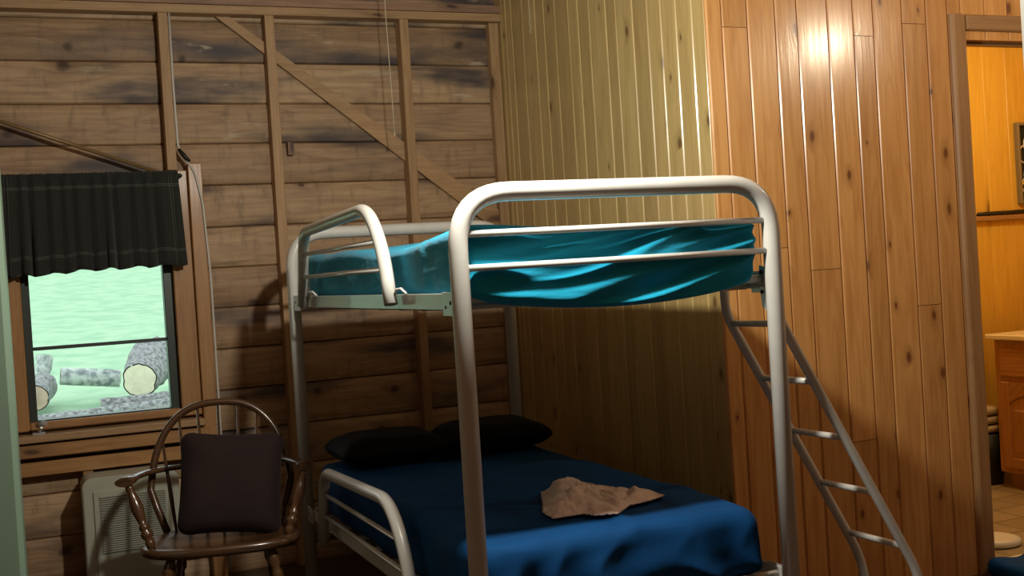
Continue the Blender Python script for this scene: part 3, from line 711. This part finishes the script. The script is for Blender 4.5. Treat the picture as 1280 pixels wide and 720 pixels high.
mb = MB(); mb.box(-.822, -.535, HY0-.0125, HY0-.009, .238, .505, 0); o = mb.build('grille', [M['grille']]); o.parent = ht; o.matrix_parent_inverse = Matrix.Translation((.68, -2.65, 0))
mb = MB()
z = .245
while z < .498:
    mb.prism([(HY0-.0125, z), (HY0-.021, z+.001), (HY0-.021, z+.0035), (HY0-.0125, z+.0065)], 0, -.818, -.539); z += .0098
o2 = mb.build('louvres', M['grille']); o2.parent = o
for x in (HX0+.03, HX1-.03):
    P(MB().box(x-.015, x+.015, HY0+.02, HY1-.02, 0, .032, 2, .002), 'foot', M['heater'], ht)

# ------------------------------------------------------------------ valance, rod, stick, cable, cords
cr = thing('curtain_rod', 'thin black curtain rod end with small finial at the window corner', 'curtain rod', (-.76, 2.70, 1.93))
P(MB().tube([(-1.20, 2.733, 1.925), (-.372, 2.733, 1.925)], .006, 8, 0), 'rod', M['black'], cr)
P(MB().tube([(-.372, 2.733, 1.925), (-.364, 2.733, 1.925), (-.356, 2.733, 1.925), (-.348, 2.733, 1.925)], [.004, .011, .011, .003], 10, 0), 'finial', M['black'], cr)
P(MB().box(-.368, -.362, 2.733, 2.775, 1.915, 1.935, 1), 'bracket', M['black'], cr); P(MB().box(-1.17, -1.164, 2.733, 2.775, 1.915, 1.935, 1), 'bracket', M['black'], cr)
mb = MB(); nu, nv = 260, 26; Wd, Hd = .785, .445
for j in range(nv+1):
    for i in range(nu+1):
        u, v = i/nu, j/nv; x = -1.158+Wd*u; z = 1.945-Hd*v
        ph = u*2*math.pi*13+2.5*noise.noise(Vector((u*5, 0, 1)))*2
        amp = (.010+.016*v)*(.45+1.3*abs(noise.noise(Vector((u*9, 0, 4)))))
        flat = sm(0, .06, u)*sm(0, .07, 1-u)
        yy = 2.694+amp*math.sin(ph)*flat - .004*v
        if j < 3: yy += .006*math.sin(u*400)*(1-j/3); z += .006*noise.noise(Vector((u*120, 0, 2)))*(1-j/3)
        if 3 <= j <= 4: yy += .003
        z += -.006*v*math.sin(ph*.5)-.010*v*(1-sm(.25, .45, u)) + .004*v*u
        x += .010*v*(u-.5)+.010*v*sm(.8, 1, u)+.004*v*math.sin(ph+1)
        mb.v.append((x, yy, z))
for j in range(nv):
    for i in range(nu): a = j*(nu+1)+i; mb.face([a, a+1, a+nu+2, a+nu+1], 0, 0, True)
vl = mb.build('valance', M['valance'], recalc=False)
at = vl.data.attributes['wc']; dd = []
for p in vl.data.polygons:
    for vi in p.vertices: dd += [Wd*(vi % (nu+1))/nu, Hd*(vi//(nu+1))/nv, 0.]
at.data.foreach_set('vector', dd); s_ = vl.modifiers.new('thickness', 'SOLIDIFY'); s_.thickness = .0018
tag(vl, 'dark gathered valance with thin pale double stripes hung over the window', 'curtain')
mb = MB().tube([(-1.60, 2.742, 2.365), (-.445, 2.742, 1.940)], .0085, 10, 0); tag(mb.build('wooden_dowel', M['dowel']), 'thin brass coloured stick slanting down to the valance corner', 'rod')
mb = MB(); mb.tube(fillet([(-.356, 2.772, 2.70), (-.358, 2.768, 2.35), (-.354, 2.772, 2.06), (-.318, 2.750, 1.985), (-.290, 2.742, 1.95), (-.262, 2.742, 1.80), (-.246, 2.742, 1.45), (-.247, 2.742, .62), (-.245, 2.742, .05)], .03, 4), .0055, 8)
tag(mb.build('electrical_cable', M['cable']), 'white cable running down beside the window stud', 'cable')
mb = MB(); mb.tube([(-.352, 2.762, 2.052), (-.335, 2.742, 2.022), (-.308, 2.735, 1.992)], [.008, .012, .006], 8); tag(mb.build('cable_clip', M['black']), 'small black clip where the white cable bends at the window corner', 'clip')
mb = MB(); mb.tube([(.595, 2.4, 3.05), (.596, 2.4, 2.6), (.600, 2.398, 2.3), (.603, 2.4, 2.070)], .0022, 6); mb.tube([(.603, 2.4, 2.074), (.603, 2.4, 2.066), (.603, 2.4, 2.054)], [.002, .005, .003], 8)
tag(mb.build('pull_cord', M['string']), 'cream pull cord hanging from the ceiling in front of the brace', 'cord')
mb = MB(); mb.tube([(XC-.004, 2.385, 3.0), (XC-.004, 2.385, 2.70), (XC-.005, 2.378, 2.63), (XC-.005, 2.386, 2.61), (XC-.005, 2.372, 2.585), (XC-.006, 2.384, 2.57), (XC-.006, 2.376, 2.555)], .0022, 6)
tag(mb.build('loose_string', M['string']), 'short curled string hanging on the pale wall near its left edge', 'string')

# ------------------------------------------------------------------ pale green cupboard at the left edge
cb = thing('tall_cupboard', 'pale green tall cupboard at the left edge of the frame', 'cupboard', (-1.5, .85, 0))
P(MB().box(-1.85, -1.117, .56, 1.15, .06, 2.15, 2, .012), 'body', M['green'], cb)
P(MB().box(-1.83, -1.135, .59, 1.14, 0, .06, 0), 'plinth', M['green'], cb)
for (a, b_) in ((-1.84, -1.487), (-1.481, -1.125)):
    d_ = P(MB().box(a, b_, .538, .559, .09, 2.13, 2, .006), 'door', M['green'], cb)
    hx_ = b_-.04 if a < -1.6 else a+.04
    o = MB().tube(fillet([(hx_, .54, 1.0), (hx_, .50, 1.0), (hx_, .50, 1.12), (hx_, .54, 1.12)], .012, 3), .005, 8).build('handle', M['steel']); o.parent = d_

# ------------------------------------------------------------------ outside
mb = MB(); nx, ny = 60, 90
def gz(x, y):
    b_ = -.45+(y-3)*.044 if y < 12 else -.054+(y-12)*.105
    return b_+.05*noise.noise(Vector((x*.3, y*.3, 0)))
for j in range(ny+1):
    for i in range(nx+1):
        y = 3.05+75*(j/ny)**2; x = -45+70*i/nx; mb.v.append((x, y, gz(x, y)))
for j in range(ny):
    for i in range(nx): a = j*(nx+1)+i; mb.face([a, a+1, a+nx+2, a+nx+1], 0, 0, True)
struct('ground', mb, M['lawn'], 'sloping green lawn outside the window', 'ground')
def log(a, b_, r, mat, cut, label, seed, bumpy=.06, taper=1.):
    a, b_ = Vector(a), Vector(b_); n = 14; segs = 28
    mb = MB(); pts = [a.lerp(b_, k/n) for k in range(n+1)]
    mb.tube(pts, [r*(1+(taper-1)*k/n) for k in range(n+1)], segs, 0, caps=False)
    for k, v in enumerate(mb.v):
        ring_ = k//segs; c_ = pts[ring_]; d_ = Vector(v)-c_
        f_ = 1+bumpy*noise.noise(Vector(v)*9+Vector((seed, 0, 0)))+bumpy*.5*noise.noise(Vector(v)*30)
        mb.v[k] = tuple(c_+d_*f_)
    root = thing('log', label, 'log', tuple(a), 0, 'logs on the lawn outside')
    P(mb, 'bark', mat, root)
    for e, ring_, ax_ in ((a, 0, (a-b_).normalized()), (b_, n, (b_-a).normalized())):
        m2 = MB(); base = [Vector(mb.v[ring_*segs+j]) for j in range(segs)]
        for s_, off in ((.93, .004), (.5, .008)):
            for p in base: m2.v.append(tuple(e+(p-e)*s_+ax_*off))
        m2.v.append(tuple(e+ax_*.008))
        for j in range(segs):
            j2 = (j+1) % segs; m2.face([j, j2, segs+j2, segs+j], 0, 0, True); m2.face([segs+j, segs+j2, 2*segs], 0, 0, True)
        P(m2, 'cut_end', cut, root)
    return root
log((.175, 11.8, .345), (.45, 13.0, .50), .205, M['bark'], M['cut'], 'large log with a bright round sawn end facing the window', 1, .16, 1.45)
log((-.70, 12.5, .43), (-.01, 12.45, .34), .11, M['birch'], M['cutpink'], 'pale birch log lying lengthwise left of the bright sawn end', 2, .06)
log((-1.02, 12.1, .22), (-.90, 12.9, .30), .17, M['bark'], M['cutpink'], 'short log with a pinkish sawn end at the left of the window view', 3, .1)
log((-.93, 13.1, .30), (-.86, 13.2, .66), .10, M['birch'], M['cutpink'], 'stubby upright log behind the pinkish sawn end', 4, .18)
log((-1.2, 11.3, -.03), (1.2, 11.2, .09), .10, M['bark'], M['cutpink'], 'long grey log lying on the grass in front of the others', 5, .14)
log((-.30, 11.6, .10), (.9, 11.55, .14), .075, M['bark'], M['cutpink'], 'rough grey log just below the bright sawn end', 6, .2)
log((.78, 12.5, .30), (1.5, 12.3, .34), .18, M['bark'], M['cut'], 'rough log at the right side of the window view', 7, .2)
